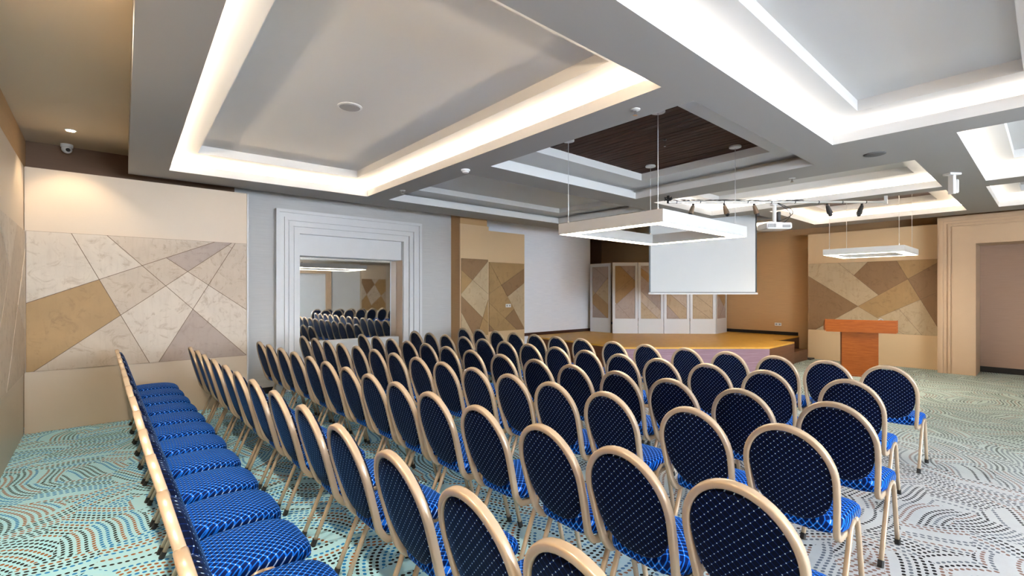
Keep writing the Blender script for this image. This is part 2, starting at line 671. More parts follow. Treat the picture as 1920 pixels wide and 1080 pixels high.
def split(polys, seg):
    """cut polygons by the segment where it really crosses them"""
    p, q = seg
    L = math.hypot(q[0] - p[0], q[1] - p[1])
    ux, uz = (q[0] - p[0]) / L, (q[1] - p[1]) / L
    out = []
    for poly in polys:
        a, b = clip(poly, p, q, 1), clip(poly, p, q, -1)
        if len(a) < 3 or len(b) < 3 or parea(a) < 1e-4 or parea(b) < 1e-4:
            out.append(poly)
            continue
        ts = []
        for i in range(len(poly)):
            v0, v1 = poly[i - 1], poly[i]
            s0 = ux * (v0[1] - p[1]) - uz * (v0[0] - p[0])
            s1 = ux * (v1[1] - p[1]) - uz * (v1[0] - p[0])
            if (s0 < 0) != (s1 < 0):
                k = s0 / (s0 - s1)
                x, z = v0[0] + (v1[0] - v0[0]) * k, v0[1] + (v1[1] - v0[1]) * k
                ts.append((x - p[0]) * ux + (z - p[1]) * uz)
        if len(ts) < 2:
            out.append(poly)
            continue
        t0, t1 = min(ts), max(ts)
        cover = max(0, min(t1, L) - max(t0, 0)) / max(1e-6, t1 - t0)
        if cover > 0.6:
            out += [a, b]
        else:
            out.append(poly)
    return out


def inside(poly, p):
    c = False
    for i in range(len(poly)):
        a, b = poly[i - 1], poly[i]
        if (a[1] > p[1]) != (b[1] > p[1]) and p[0] < (b[0] - a[0]) * (p[1] - a[1]) / (b[1] - a[1]) + a[0]:
            c = not c
    return c


def ccw(poly):
    s = sum(poly[i - 1][0] * poly[i][1] - poly[i][0] * poly[i - 1][1] for i in range(len(poly)))
    return poly if s > 0 else poly[::-1]


def stones(parent, rect, segs, fmap, over, default, depth=0.014, gap=0.0028):
    """rect (a0,a1,z0,z1) cut along segs into separate stone pieces; over: [(point, material)]"""
    a0, a1, z0, z1 = rect
    polys = [[(a0, z0), (a1, z0), (a1, z1), (a0, z1)]]
    prism('joint_backing', polys[0], fmap, 0.0, depth - .008, 'joint_brown', parent)
    for s in segs:
        polys = split(polys, s)
    for k, poly in enumerate(polys):
        poly = ccw(poly)
        mat = rnd.choice(default)
        for p, m in over:
            if inside(poly, p):
                mat = m
        try:
            pi = offset_quad(poly, gap)
        except ZeroDivisionError:
            pi = poly
        if parea(pi) < 0.0015:
            pi = poly
        prism('stone', pi, fmap, 0.0, depth + rnd.uniform(-.003, .003), mat, parent)


def px_map(TL, TR, BL, BR, rect):
    """photo pixel quad -> panel coordinates (bilinear)"""
    a0, a1, z0, z1 = rect

    def f(u, v):
        s = (u - TL[0]) / (TR[0] - TL[0])
        vt = TL[1] + (TR[1] - TL[1]) * s
        vb = BL[1] + (BR[1] - BL[1]) * s
        return s, (v - vb) / (vt - vb)

    # perspective along the panel is handled with the ratio of the end heights
    h0, h1 = abs(TL[1] - BL[1]), abs(TR[1] - BR[1])

    def g(u, v):
        s, tz = f(u, v)
        s = s * h1 / (h0 + s * (h1 - h0))
        return (a0 + (a1 - a0) * s, z0 + (z1 - z0) * tz)
    return g


# left stone panel on the mirror wall
PA = 7.65
p = empty('feature_panel', (0.47, PA, 0))
tag(p, 'large beige panel with slanted marble pieces, left of the mirror', 'wall panel')
box('board', WC + .036 - .47, 1.61 - .47, .0, WA1 - PA - .003, 0, 3.03, 'beige_board', p, 0.004)
box('edge_strip', 1.61 - .47, 1.625 - .47, -.012, .03, 0, 3.03, 'white_board', p)  # added white strip imitating the bright highlight along the board edge
rc = (WC + .05, 1.60, 0.70, 2.305)
g = px_map((100, 85), (1185, 143), (98, 762), (1187, 680), rc)
segs = [((322, 97), (705, 715)), ((95, 434), (1020, 138)), ((495, 105), (1189, 682)), ((132, 762), (1112, 140)), ((782, 208), (1190, 463)), ((752, 712), (1150, 110))]
segs = [(g(*a), g(*b)) for a, b in segs]
over = [((300, 560), 'stone_tan'), ((930, 600), 'stone_mauve'), ((930, 210), 'stone_mauve'), ((250, 300), 'stone_pale'), ((450, 220), 'stone_pale'), ((400, 650), 'stone_sand'),
        ((700, 540), 'stone_pale'), ((620, 350), 'stone_sand'), ((780, 270), 'stone_sand'), ((880, 360), 'stone_pale'), ((1050, 230), 'stone_sand'), ((1070, 500), 'stone_pale'), ((600, 160), 'stone_sand')]
over = [(g(*a), m) for a, m in over]
# tan pieces read lighter here
stones(p, rc, segs, lambda a, z, t_: (a - .47, -t_, z), over, ['stone_sand', 'stone_pale'], gap=.0032)

# stone panel on the left wall
p = empty('feature_panel', (WC + .003, 5.0, 0))
tag(p, 'pale stone wall panel at the far left edge of the photo', 'wall panel')
box('board', 0, .03, -2.2, 2.64, 0, 3.03, 'beige_board', p, 0.004)
rc = (2.8, 7.62, 0.70, 2.3)
segs = [((5.2, .7), (6.9, 2.3)), ((7.62, 1.1), (5.6, 2.3)), ((6.2, .7), (7.62, 2.1)), ((2.8, 1.0), (5.0, 2.3)), ((3.3, 2.3), (5.0, .7))]
stones(p, rc, segs, lambda a, z, t_: (.03 + t_, a - 5.0, z), [], ['stone_pale', 'stone_sand'])

# pier with the narrow panel
p = empty('stone_pier', (5.85, 7.87, 0))
tag(p, 'narrow brown and beige stone panel on a pier, right of the mirror', 'wall panel')
box('pier', 5.51 - 5.85, 6.2 - 5.85, .03, 1.0, 0, ZP, 'paper_tan', p)
box('board', 5.49 - 5.85, 6.22 - 5.85, 0, .03, 0, 3.0, 'tan_board', p)
rc = (5.51, 6.20, 0.71, 2.3)
g = px_map((1433, 415), (1612, 425), (1433, 915), (1612, 890), rc)
segs = [((1430, 488), (1615, 640)), ((1615, 430), (1430, 645)), ((1434, 655), (1615, 822)), ((1434, 760), (1520, 905)), ((1614, 662), (1540, 905)), ((1505, 565), (1500, 570))]
over = [((1500, 460), 'stone_brown'), ((1455, 540), 'stone_tan'), ((1500, 780), 'stone_brown'), ((1570, 840), 'stone_tan'), ((1590, 540), 'stone_gold'), ((1510, 640), 'stone_gold'), ((1450, 850), 'stone_gold')]
stones(p, rc, [(g(*a), g(*b)) for a, b in segs if a != (1505, 565)], lambda a, z, t_: (a - 5.85, -t_, z), [(g(*a), m) for a, m in over], ['stone_gold', 'stone_tan'])

p = empty('feature_panel', (7.0, 8.5, 0))
tag(p, 'stone wall panel with a white switch, between pier and stage', 'wall panel')
box('board', 6.23 - 7.0, 7.83 - 7.0, 0, WA2 - 8.503, 0, 3.02, 'tan_board', p)
rc = (6.72, 7.81, 0.71, 2.305)
g = px_map((1618, 437), (1832, 450), (1618, 870), (1832, 858), rc)
segs = [((1619, 438), (1842, 868)), ((1612, 640), (1840, 474)), ((1745, 642), (1840, 562)), ((1615, 820), (1660, 875)), ((1640, 870), (1775, 725)), ((1618, 690), (1790, 862))]
over = [((1765, 560), 'stone_brown'), ((1790, 790), 'stone_brown'), ((1628, 855), 'stone_brown'), ((1740, 500), 'stone_tan'), ((1640, 560), 'stone_tan'), ((1660, 640), 'stone_tan'), ((1800, 660), 'stone_gold'), ((1700, 830), 'stone_tan')]
stones(p, rc, [(g(*a), g(*b)) for a, b in segs], lambda a, z, t_: (a - 7.0, -t_, z), [(g(*a), m) for a, m in over], ['stone_gold', 'stone_tan'])

# panel on the podium wall
PB = 13.05
Y0, Y1 = 1.53, 3.945
p = empty('feature_panel', (PB, 2.7, 0))
tag(p, 'tan panel with brown stone diamonds behind the wooden lectern', 'wall panel')
box('board', 0, WB - PB - .003, Y0 + .003 - 2.7, Y1 - 2.7, 0, 3.02, 'tan_board', p, 0.004)
rc = (-Y1 + .01, -Y0 - .004, 0.71, 2.30)
g = px_map((470, 385), (1183, 358), (470, 768), (1183, 800), rc)
segs = [((466, 453), (1000, 797)), ((505, 773), (1190, 368)), ((636, 380), (1000, 690)), ((800, 370), (716, 457)), ((953, 370), (1190, 785)), ((850, 698), (1190, 540)), ((1000, 690), (1090, 800))]
over = [((560, 620), 'stone_brown'), ((860, 460), 'stone_brown'), ((1000, 560), 'stone_brown'), ((830, 640), 'stone_tan'), ((1130, 500), 'stone_brown'), ((1140, 640), 'stone_brown'), ((1060, 420), 'stone_tan'),
        ((620, 500), 'stone_gold'), ((700, 410), 'stone_gold'), ((740, 690), 'stone_gold'), ((1020, 720), 'stone_gold'), ((880, 770), 'stone_tan'), ((550, 410), 'stone_gold'), ((1090, 690), 'stone_gold'), ((570, 755), 'stone_gold')]
stones(p, rc, [(g(*a), g(*b)) for a, b in segs], lambda a, z, t_: (-t_, -a - 2.7, z), [(g(*a), m) for a, m in over], ['stone_gold', 'stone_tan'])

# panels on the front wall, seen only in the mirror
p = empty('feature_panel', (11.0, WALL_D + .003, 0))
tag(p, 'stone corner panel reflected in the mirror', 'wall panel')
box('board', -1.05, .3, 0, .12, 0, 3.02, 'beige_board', p)
rc = (9.98, 11.28, .71, 2.3)
segs = [((9.98, 2.1), (10.6, .7)), ((9.98, 1.2), (10.9, 2.3)), ((10.2, .7), (11.3, 1.7)), ((10.5, 2.3), (11.3, 1.0))]
stones(p, rc, segs, lambda a, z, t_: (a - 11.0, .12 + t_, z), [((10.2, 2.2), 'stone_brown'), ((10.3, 1.3), 'stone_tan')], ['stone_sand', 'stone_tan'])
p = empty('plain_panel', (9.2, WALL_D + .003, 0))
tag(p, 'plain pale board beside the reflected doorway', 'wall panel')
box('board', -.68, .72, 0, .06, 0, 3.02, 'white_board', p)
box('edge_strip', .72, .74, 0, .07, 0, 3.02, 'beige_board', p)


# ------------------------------------------------------------------ portals and mirror
def portal(name, loc, fmap, a0, a1, zt, layers, mat, label):
    """layers: (width, depth0, depth1) nested U-shaped mouldings from outside in"""
    o = empty(name, loc)
    tag(o, label, 'door surround')
    for wd, t0, t1 in layers:
        b0, b1, zb = a0 + wd, a1 - wd, zt - wd
        prism('jamb', [(a0, 0), (b0, 0), (b0, zb), (a0, zt)], fmap, t0, t1, mat, o)
        prism('jamb', [(b1, 0), (a1, 0), (a1, zt), (b1, zb)], fmap, t0, t1, mat, o)
        prism('head', [(a0, zt), (b0, zb), (b1, zb), (a1, zt)], fmap, t0, t1, mat, o)
        a0, a1, zt = b0, b1, zb
    return o


PX = 8.10
layers = [(.05, 0, .117), (.075, .03, .117), (.05, .0, .117), (.02, .035, .35), (.065, .015, .35), (.02, .06, .35), (.09, .045, .35)]
po = portal('door_surround', (3.43, PX, 0), lambda a, z, t_: (a - 3.43, t_, z), 2.12, 4.75, 2.945, layers, 'paint_grey', 'grey moulded door surround framing the mirror')
box('fascia_board', 2.495 - 3.43, 4.375 - 3.43, .14, .345, 2.222, 2.575, 'paint_grey', po)
box('lower_panel', 2.495 - 3.43, 4.37 - 3.43, .22, .345, 0, .757, 'white_board', po)
box('reveal', 4.374 - 3.43, 4.379 - 3.43, .10, .34, .0, 2.222, 'paint_beige', po)
box('backing', 2.40 - 3.43, 4.47 - 3.43, .352, .372, 0, 2.7, 'paint_beige', po)
mi = empty('wall_mirror', (3.43, 8.43, .762))
tag(mi, 'tall mirror reflecting the chairs inside the grey door surround', 'mirror')
box('glass', 2.498 - 3.43, 4.368 - 3.43, 0, .018, 0, 2.22 - .762, 'mirror_glass', mi)

layers = [(.03, .02, .83), (.055, .0, .83), (.05, .03, .83), (.02, .055, .83), (.035, .035, .83), (.02, .06, .83), (.34, .045, .83)]
portal('door_surround', (12.65, 0.04, 0), lambda a, z, t_: (t_, -a, z), -1.49, 1.49, 3.10, layers, 'paint_beige', 'beige moulded door surround at the right edge of the photo')
wn3 = box('wall_niche', WB - .015, WB - .002, -.90, .98, .115, 2.55, 'paper_mauve'); tag(wn3, kind='structure')

layers = [(.06, 0, .14), (.08, .02, .14), (.10, .01, .14)]
dd = portal('door_surround', (7.6, WALL_D + .003, 0), lambda a, z, t_: (a, .14 - t_, z), -1.05, .85, 2.75, layers, 'paint_beige', 'beige doorway with grey door seen in the mirror')
box('door', -.82, .62, .01, .04, 0, 2.51, 'paint_grey', dd)

# ------------------------------------------------------------------ stage
st = empty('stage', (10.5, 6.5, 0))
tag(st, 'low wooden stage with honey coloured floor in the far corner', 'stage')
sx, sy = 10.5, 6.5
SP = [(8.28, WA2 - .005), (7.98, 5.73), (10.216, 3.775), (11.75, 3.82), (11.75, 4.28), (WB - .005, 4.28), (WB - .005, WA3 - .01), (10.76, WA3 - .01), (10.76, WA2 - .005)]
prism('deck', [(x - sx, y - sy) for x, y in SP], FLAT, .465, .5, 'wood_deck', st)
IN = offset_quad(SP, .012)


def face_panel(name, i, mat, z0=0.0, z1=.465):
    a, b, c, d = SP[i], SP[i + 1], offset_quad(SP, .03)[i + 1], offset_quad(SP, .03)[i]
    prism(name, [(x - sx, y - sy) for x, y in (a, b, c, d)], FLAT, z0, z1, mat, st)


face_panel('side_panel', 0, 'wood_riser')
face_panel('front_panel', 1, 'wood_front_glare')
face_panel('side_panel', 2, 'wood_riser')
face_panel('side_panel', 3, 'dark_wood_base')
face_panel('riser', 4, 'dark_wood_base')
stp = box('step', 11.76 - sx, 12.75 - sx, 3.86 - sy, 4.27 - sy, 0, .25, 'wood_riser', st, 0.004)
box('floor_pad', 12.78 - sx, 13.03 - sx, 3.8 - sy, 4.02 - sy, 0, .03, 'black_base', st)

# ------------------------------------------------------------------ folding partition on the stage
pts = [(10.60, 8.72), (10.63, 8.02), (10.50, 7.88), (10.985, 7.395), (11.47, 6.915), (11.955, 6.43), (12.44, 5.95), (13.30, 6.06)]
runs = [(0, 1, 1), (2, 3, 0), (3, 4, 0), (4, 5, 0), (5, 6, 0), (6, 7, 1)]
fs = empty('folding_screen', (11.4, 7.0, .5))
tag(fs, 'white folding screen with stone insets standing on the stage', 'folding screen')
HS = 1.92
for k, (i, j, side) in enumerate(runs):
    a, b = Vector(pts[i]), Vector(pts[j])
    d = (b - a)
    L = d.length
    d.normalize()
    nrm = Vector((d.y, -d.x))
    if nrm.dot(Vector((-1, -1))) < 0:
        nrm = -nrm
    lf = empty('leaf', (a.x - 11.4, a.y - 7.0, 0))
    lf.parent = fs

    def fm(u, z, t_, d=d, nrm=nrm):
        return (d.x * u + nrm.x * t_, d.y * u + nrm.y * t_, z)
    bm = bmesh.new()
    g0 = .006
    for poly in ([(g0, 0), (.075, 0), (.075, HS), (g0, HS)], [(L - .075, 0), (L - g0, 0), (L - g0, HS), (L - .075, HS)], [(.075, 0), (L - .075, 0), (L - .075, .40), (.075, .40)], [(.075, HS - .09), (L - .075, HS - .09), (L - .075, HS), (.075, HS)]):
        add_prism(bm, poly, fm, -.02, .02)
    fin('leaf_frame', bm, 'white_board', lf)
    rc = (.075, L - .075, .40, HS - .09)
    r2 = random.Random(40 + k)
    W_, H_ = rc[1] - rc[0], rc[3] - rc[2]
    segs = []
    for q in range(4):
        zc = rc[2] + H_ * (q + .5 + r2.uniform(-.25, .25)) / 4
        sl = r2.choice((-1, 1)) * r2.uniform(.7, 1.1)
        xm = (rc[0] + rc[1]) / 2
        segs.append(((rc[0] - .3, zc - sl * (W_ / 2 + .3)), (rc[1] + .3, zc + sl * (W_ / 2 + .3))))
    rnd.seed(100 + k)
    stones(lf, rc, segs, lambda a_, z_, t_: fm(a_, z_, t_ - .012), [], ['stone_gold', 'stone_mauve', 'stone_tan', 'stone_sand'], depth=.014, gap=.0025)
    if k in (2, 4):
        cyl('hinge', fm(.0, .34, .022), fm(.0, .42, .022), .007, 'chrome', lf, seg=8)

# ------------------------------------------------------------------ projection screen
d0 = 9.65
def at_depth(u, v, d):
    s = (u - 960) / F
    return Vector((d * (FW[0] + RT[0] * s), d * (FW[1] + RT[1] * s), CAM_H + (HZ - v) / F * d))
sl, sr = at_depth(1217, 549, d0), at_depth(1419, 549, d0)
ps = empty('projection_screen', (sl.x, sl.y, 1.58))
tag(ps, 'white pull-down projection screen hanging in front of the stage', 'screen')
dv = Vector((sr.x - sl.x, sr.y - sl.y))
LS = dv.length
dv.normalize()
SF = lambda u, z, t_: (dv.x * u - dv.y * t_, dv.y * u + dv.x * t_, z)
prism('fabric', [(.03, .03), (LS - .03, .03), (LS - .03, 1.72), (.03, 1.72)], SF, .0, .003, 'screen_white', ps)
prism('border', [(0, .03), (.03, .03), (.03, 1.72), (0, 1.72)], SF, 0, .003, 'dark_plastic', ps)
prism('border', [(LS - .03, .03), (LS, .03), (LS, 1.72), (LS - .03, 1.72)], SF, 0, .003, 'dark_plastic', ps)
prism('border', [(.03, .022), (LS - .03, .022), (LS - .03, .035), (.03, .035)], SF, -.003, .006, 'dark_plastic', ps)
prism('bottom_bar', [(-.015, -.012), (LS + .015, -.012), (LS + .015, .022), (-.015, .022)], SF, -.012, .015, 'lamp_white', ps)
prism('roller_case', [(-.04, 1.72), (LS + .04, 1.72), (LS + .04, 1.85), (-.04, 1.85)], SF, -.05, .06, 'lamp_white', ps)


# ------------------------------------------------------------------ pendant lamps
def pendant(x0, x1, y0, y1, z0, z1, bw, wires, label, group):
    cx, cy = (x0 + x1) / 2, (y0 + y1) / 2
    o = empty('pendant_lamp', (cx, cy, z0))
    tag(o, label, 'pendant lamp', group)
    O = R4(x0 - cx, x1 - cx, y0 - cy, y1 - cy)
    I = offset_quad(O, bw)
    bm = bmesh.new()
    h = z1 - z0
    walls(bm, O, 0, h)
    walls(bm, I, 0, h)
    ring(bm, O, I, h)
    ring(bm, O, offset_quad(O, .008), 0)
    ring(bm, offset_quad(I, -.008), I, 0)
    fin('housing', bm, 'lamp_white', o)
    bm = bmesh.new()
    a, b = offset_quad(O, .008), offset_quad(I, -.008)
    for i in range(4):
        j = (i + 1) % 4
        add_prism(bm, [a[i], a[j], b[j], b[i]], FLAT, .003, .009)
    fin('diffuser', bm, 'pendant_glow', o)
    for (wx, wy, zt, can) in wires:
        lx, ly = wx - cx, wy - cy
        wo = cyl('suspension_wire', (lx, ly, h), (lx, ly, zt - z0), can and .0035 or .0035, 'wire', o, seg=6)
        cyl('clip', (lx, ly, h), (lx, ly, h + .03), .009, 'chrome', wo, seg=8)
        bm = add_lathe(bmesh.new(), [(.062, 0), (.068, -.006), (.068, -.022), (.05, -.028)], 20, (lx, ly, zt - z0))
        fin('canopy', bm, 'lamp_white', o)
    return o


zw = 3.368
pendant(4.0, 5.86, 2.42, 3.76, 2.27, 2.395, .15, [(4.08, 2.52, zw, 1), (4.08, 3.68, zw, 1), (5.77, 2.52, zw, 1), (5.77, 3.68, zw, 1)],
        'large square white pendant lamp hanging below the dark wood ceiling', 'square frame pendant lamps')
pendant(9.78, 11.01, 1.58, 2.72, 2.27, 2.375, .15, [(9.86, 1.66, 3.40, 1), (9.86, 2.64, 3.40, 1), (10.93, 1.66, 3.40, 1), (10.93, 2.64, 3.40, 1)],
        'smaller white frame pendant lamp hanging in front of the lectern wall', 'square frame pendant lamps')

# ------------------------------------------------------------------ lighting pipe, spotlights, projector
PL, PR = Vector((6.62, 3.91, 3.0)), Vector((9.15, 1.70, 3.0))
pd = (PR - PL).normalized()
pr = empty('lighting_pipe', (PL.x, PL.y, 3.0))
tag(pr, 'long lighting pipe with cables fixed under the ceiling before the stage', 'lighting pipe')
v0 = Vector((PL.x, PL.y, 3.0))
cyl('pipe', (0, 0, 0), PR - v0, .018, 'rail_metal', pr)
L = (PR - PL).length
for k in range(9):
    q = pd * (L * (k + .35) / 9.2)
    cyl('cable_tie', q - pd * .006, q + pd * .006, .022, 'dark_plastic', pr, seg=10)
bm = bmesh.new()
add_box(bm, -.015, .015, -.015, .015, -.02, .097)
fin('end_bracket', bm, 'dark_plastic', pr)
bm = bmesh.new()
e = PR - v0
add_box(bm, e.x - .02, e.x + .02, e.y - .02, e.y + .02, -.03, .097)
fin('end_bracket', bm, 'lamp_white', pr)
bm = bmesh.new()
for k in range(5):
    r2 = random.Random(k)
    path = []
    for i in range(40):
        s = i / 39 * L * .62
        path.append(pd * s + Vector((-pd.y, pd.x, 0)) * (.02 * math.sin(s * 5 + k)) + Vector((0, 0, .024 + .012 * math.sin(s * 7 + 2 * k))))
    add_sweep(bm, path, .004, .004, (0, 0, 1), 5)
fin('cable', bm, 'dark_plastic', pr)
bm = bmesh.new()
for k in range(4):
    c = Vector((0, 0, .05))
    path = [c + Vector((.05 * math.cos(a * .5 + k) * (1 + .2 * k), .05 * math.sin(a * .5 + k), .03 * math.sin(a * .7 + k))) for a in range(14)]
    add_sweep(bm, path, .005, .005, (0, 0, 1), 5)
fin('cable_coil', bm, 'dark_plastic', pr)

spots = [((6.911, 3.656), 'bronze spotlight, leftmost on the lighting pipe', -1, 'spot_bronze'), ((7.27, 3.342), 'bronze spotlight, second from the left on the lighting pipe', 1, 'spot_bronze'),
         ((7.617, 3.038), 'bronze spotlight on the pipe just left of the projector', 1, 'spot_bronze'), ((8.466, 2.296), 'black spotlight on the pipe just right of the projector', 1, 'dark_plastic'), ((8.869, 1.944), 'black spotlight nearest the right end of the pipe', -1, 'dark_plastic')]
for (x, y), lab, tilt, mt in spots:
    o = empty('spotlight', (x, y, 3.0))
    tag(o, lab, 'spotlight', 'spotlights on the pipe')
    bm = bmesh.new()
    add_box(bm, -.014, .014, -.014, .014, -.05, -.024)
    add_cyl(bm, (0, 0, -.045), (0, 0, -.065), .008, seg=8)
    fin('clamp', bm, 'dark_plastic', o)
    ax = (pd * (.35 * tilt) + Vector((0, 0, -1))).normalized()
    s0 = Vector((0, 0, -.055))
    bm = add_cyl(bmesh.new(), s0, s0 + ax * .13, .024, .042, 16)
    hd = fin('head', bm, mt, o)
    bm = bmesh.new()
    bmesh.ops.create_icosphere(bm, subdivisions=2, radius=.032, matrix=Matrix.Translation(s0 + ax * .145))
    fin('bulb', bm, 'dark_plastic', hd, smooth=True)

pj = at_depth(1452, 424, 7.3)
o = empty('projector', (pj.x, pj.y, 2.57), YAW - math.pi / 2)
tag(o, 'white ceiling projector hanging from the lighting pipe', 'projector')
bm = add_box(bmesh.new(), -.19, .19, -.15, .15, 0, .095, .012)
body = fin('body', bm, 'white_plastic', o)
for k in range(6):
    box('vent_slat', -.17 + k * .02, -.162 + k * .02, -.153, -.149, .02, .075, 'dark_plastic', body)
cyl('lens', (.11, .14, .05), (.11, .17, .05), .035, 'dark_plastic', body)
box('port_plate', .04, .16, -.153, -.149, .02, .06, 'grey_grille', body)
cyl('pole', (.0, 0, .095), (.0, 0, .385), .028, 'white_plastic', o, seg=14)
box('mount_plate', -.08, .08, -.08, .08, .095, .11, 'white_plastic', o, .002)
box('power_adapter', .045, .085, -.03, .03, .13, .28, 'dark_plastic', o, .006)
box('pipe_clamp', -.05, .05, -.04, .04, .38, .404, 'white_plastic', o, .004)
bm = bmesh.new()
for k, (bul, z) in enumerate(((.22, .05), (.30, .12))):
    path = [Vector((.02 + bul * math.sin(math.pi * i / 20) * (.75 if k else .9), -.05 - .02 * k, .40 - (.40 - z) * i / 20)) for i in range(21)]
    add_sweep(bm, path, .006, .006, (0, 1, 0), 6)
fin('cable', bm, 'dark_plastic', o, smooth=True)

# ------------------------------------------------------------------ ceiling fittings
def lathe_thing(name, loc, prof, mat, label, cat, group=None, kids=()):
    o = empty(name, loc)
    tag(o, label, cat, group)
    fin('base', add_lathe(bmesh.new(), prof, 24), mat, o)
    for nm, pf, m2 in kids:
        fin(nm, add_lathe(bmesh.new(), pf, 20), m2, o)
    return o


for (x, y), lab in (((3.303, 2.249), 'chrome sprinkler head near the corner of the dark wood ceiling'), ((3.353, 6.272), 'chrome sprinkler head on the beam near the mirror wall'), ((6.83, 2.249), 'chrome sprinkler head on the beam beyond the dark wood ceiling')):
    lathe_thing('sprinkler_head', (x, y, Z0), [(.04, 0), (.04, -.006), (.02, -.012)], 'lamp_white', lab, 'sprinkler', 'ceiling sprinklers',
                [('nozzle', [(.011, -.012), (.011, -.045), (.02, -.047), (.02, -.05)], 'chrome')])
lathe_thing('smoke_detector', (3.364, 4.709, Z0), [(.055, 0), (.055, -.018), (.05, -.022)], 'white_plastic', 'round white smoke detector on the beam beside the left coffer', 'smoke detector', None,
            [('sensor', [(.04, -.022), (.04, -.034), (.03, -.042), (.012, -.044)], 'white_plastic')])
lathe_thing('smoke_detector', (10.15, 1.25, Z2 - .001), [(.055, 0), (.055, -.018), (.05, -.022)], 'white_plastic', 'white smoke detector in the lit coffer above the lectern', 'smoke detector', None,
            [('sensor', [(.04, -.022), (.04, -.034), (.03, -.042), (.012, -.044)], 'white_plastic')])
k = (Z2 - 1.6) / (3.5 - 1.6)
lathe_thing('ceiling_speaker', (1.931 * k, 4.725 * k, Z2), [(.115, 0), (.115, -.006), (.10, -.008)], 'white_plastic', 'round white ceiling speaker inside the large left coffer', 'ceiling speaker', None,
            [('grille', [(.098, -.008), (.095, -.012), (.05, -.013), (.01, -.013)], 'grey_grille')])
lathe_thing('ceiling_speaker', (6.321, 1.272, Z0), [(.10, 0), (.10, -.005), (.09, -.007)], 'dark_grille', 'round grey ceiling speaker between the right coffers', 'ceiling speaker', None,
            [('grille', [(.088, -.007), (.085, -.010), (.05, -.011), (.01, -.011)], 'dark_grille')])
lathe_thing('recessed_speaker', (5.7, 5.35, 3.34), [(.10, 0), (.10, -.005), (.09, -.007)], 'spot_bronze', 'small brown disc in the unlit coffer behind the pendant', 'ceiling speaker')
lathe_thing('wood_sprinkler', (4.92, 2.95, zw), [(.018, 0), (.018, -.01), (.006, -.012)], 'dark_plastic', 'thin dark sprinkler hanging from the plank ceiling', 'sprinkler', None,
            [('nozzle', [(.005, -.012), (.005, -.07), (.012, -.075), (.012, -.08)], 'chrome')])
o = empty('wall_bracket', (8.068, .837, Z0), -.6)
tag(o, 'white angled device bracket under the beam beside the right coffers', 'bracket')
box('mount', -.08, .08, -.05, .05, -.025, 0, 'white_plastic', o, .003)
bm = add_box(bmesh.new(), -.02, .02, -.035, .035, -.26, -.02, .004)
fin('arm', bm, 'white_plastic', o)
bm = add_box(bmesh.new(), .02, .06, -.04, .04, -.25, -.08, .008)
fin('device', bm, 'white_plastic', o)

o = empty('downlight', (-.24, 7.35, ZP))
tag(o, 'small round lit downlight above the left stone panel', 'downlight')
fin('trim_ring', add_lathe(bmesh.new(), [(.055, 0), (.055, -.006), (.045, -.008)], 24), 'lamp_white', o)
fin('lens', add_lathe(bmesh.new(), [(.042, -.008), (.04, -.011), (.01, -.012)], 20), 'downlight_glow', o)


def spot(name, loc, target, power, size, color, blend=.5):
    l = bpy.data.lights.new(name, 'SPOT')
    l.energy = power
    l.spot_size = size
    l.spot_blend = blend
    l.color = color
    l.shadow_soft_size = .04
    o = bpy.data.objects.new(name, l)
    COL.objects.link(o)
    o.location = loc
    o.rotation_euler = (Vector(target) - Vector(loc)).to_track_quat('-Z', 'Y').to_euler()
    return o


WARM = (1.0, .80, .54)
spot('downlight_beam', (-.24, 7.2, ZP - .02), (-.24, 7.3, 0), 20, 1.7, WARM)
for k, y in enumerate((3.5, 1.7, -.1)):      # extra lamps added out of view to brighten the left corner
    o = empty('downlight', (-.24, y, ZP))  # added fill lamp, out of view
    tag(o, 'added fill downlight in the left ceiling strip, %s from the stone panel' % ('second', 'third', 'fourth')[k], 'downlight')
    fin('trim_ring', add_lathe(bmesh.new(), [(.055, 0), (.055, -.006), (.045, -.008)], 24), 'lamp_white', o)  # ring of the added fill lamp
    fin('lens', add_lathe(bmesh.new(), [(.042, -.008), (.04, -.011), (.01, -.012)], 20), 'downlight_glow', o)
    spot('downlight_beam', (-.24, y, ZP - .02), (.0, y + .9, 0), 95, 2.4, (1.0, .86, .68), .8)  # added fill light for the left corner

o = empty('dome_camera', (-.30, 8.1, ZP))
tag(o, 'small white dome security camera on the ceiling beside the downlight', 'security camera')
fin('base', add_lathe(bmesh.new(), [(.06, 0), (.06, -.035), (.055, -.04)], 24), 'white_plastic', o)
bm = bmesh.new()
bmesh.ops.create_uvsphere(bm, u_segments=20, v_segments=12, radius=.052, matrix=Matrix.Translation((0, 0, -.06)))
ball = fin('ball', bm, 'white_plastic', o, smooth=True)
bm = add_cyl(bmesh.new(), Vector((.012, -.042, -.072)), Vector((.015, -.054, -.078)), .022)
fin('lens', bm, 'dark_plastic', ball)


def outlet(loc, fmap, label, n=2):
    o = empty('power_outlet', loc)
    tag(o, label, 'outlet')
    hw = .04 * n
    pl = prism('plate', [(-hw, -.04), (hw, -.04), (hw, .04), (-hw, .04)], fmap, 0, .009, 'white_plastic', o)
    for i in range(n):
        c = -hw + .04 + .08 * i
        prism('socket', [(c + .022 * math.cos(q * math.pi / 6), .022 * math.sin(q * math.pi / 6)) for q in range(12)], fmap, .009, .0105, 'grey_grille', pl)


outlet((WB, 4.778, .77), lambda a, z, t_: (-t_, a, z), 'white double power socket on the tan wall behind the stage')
outlet((7.293, 8.5 - .017, 1.297), lambda a, z, t_: (a, -t_, z), 'white double switch plate on the stone panel beside the stage')

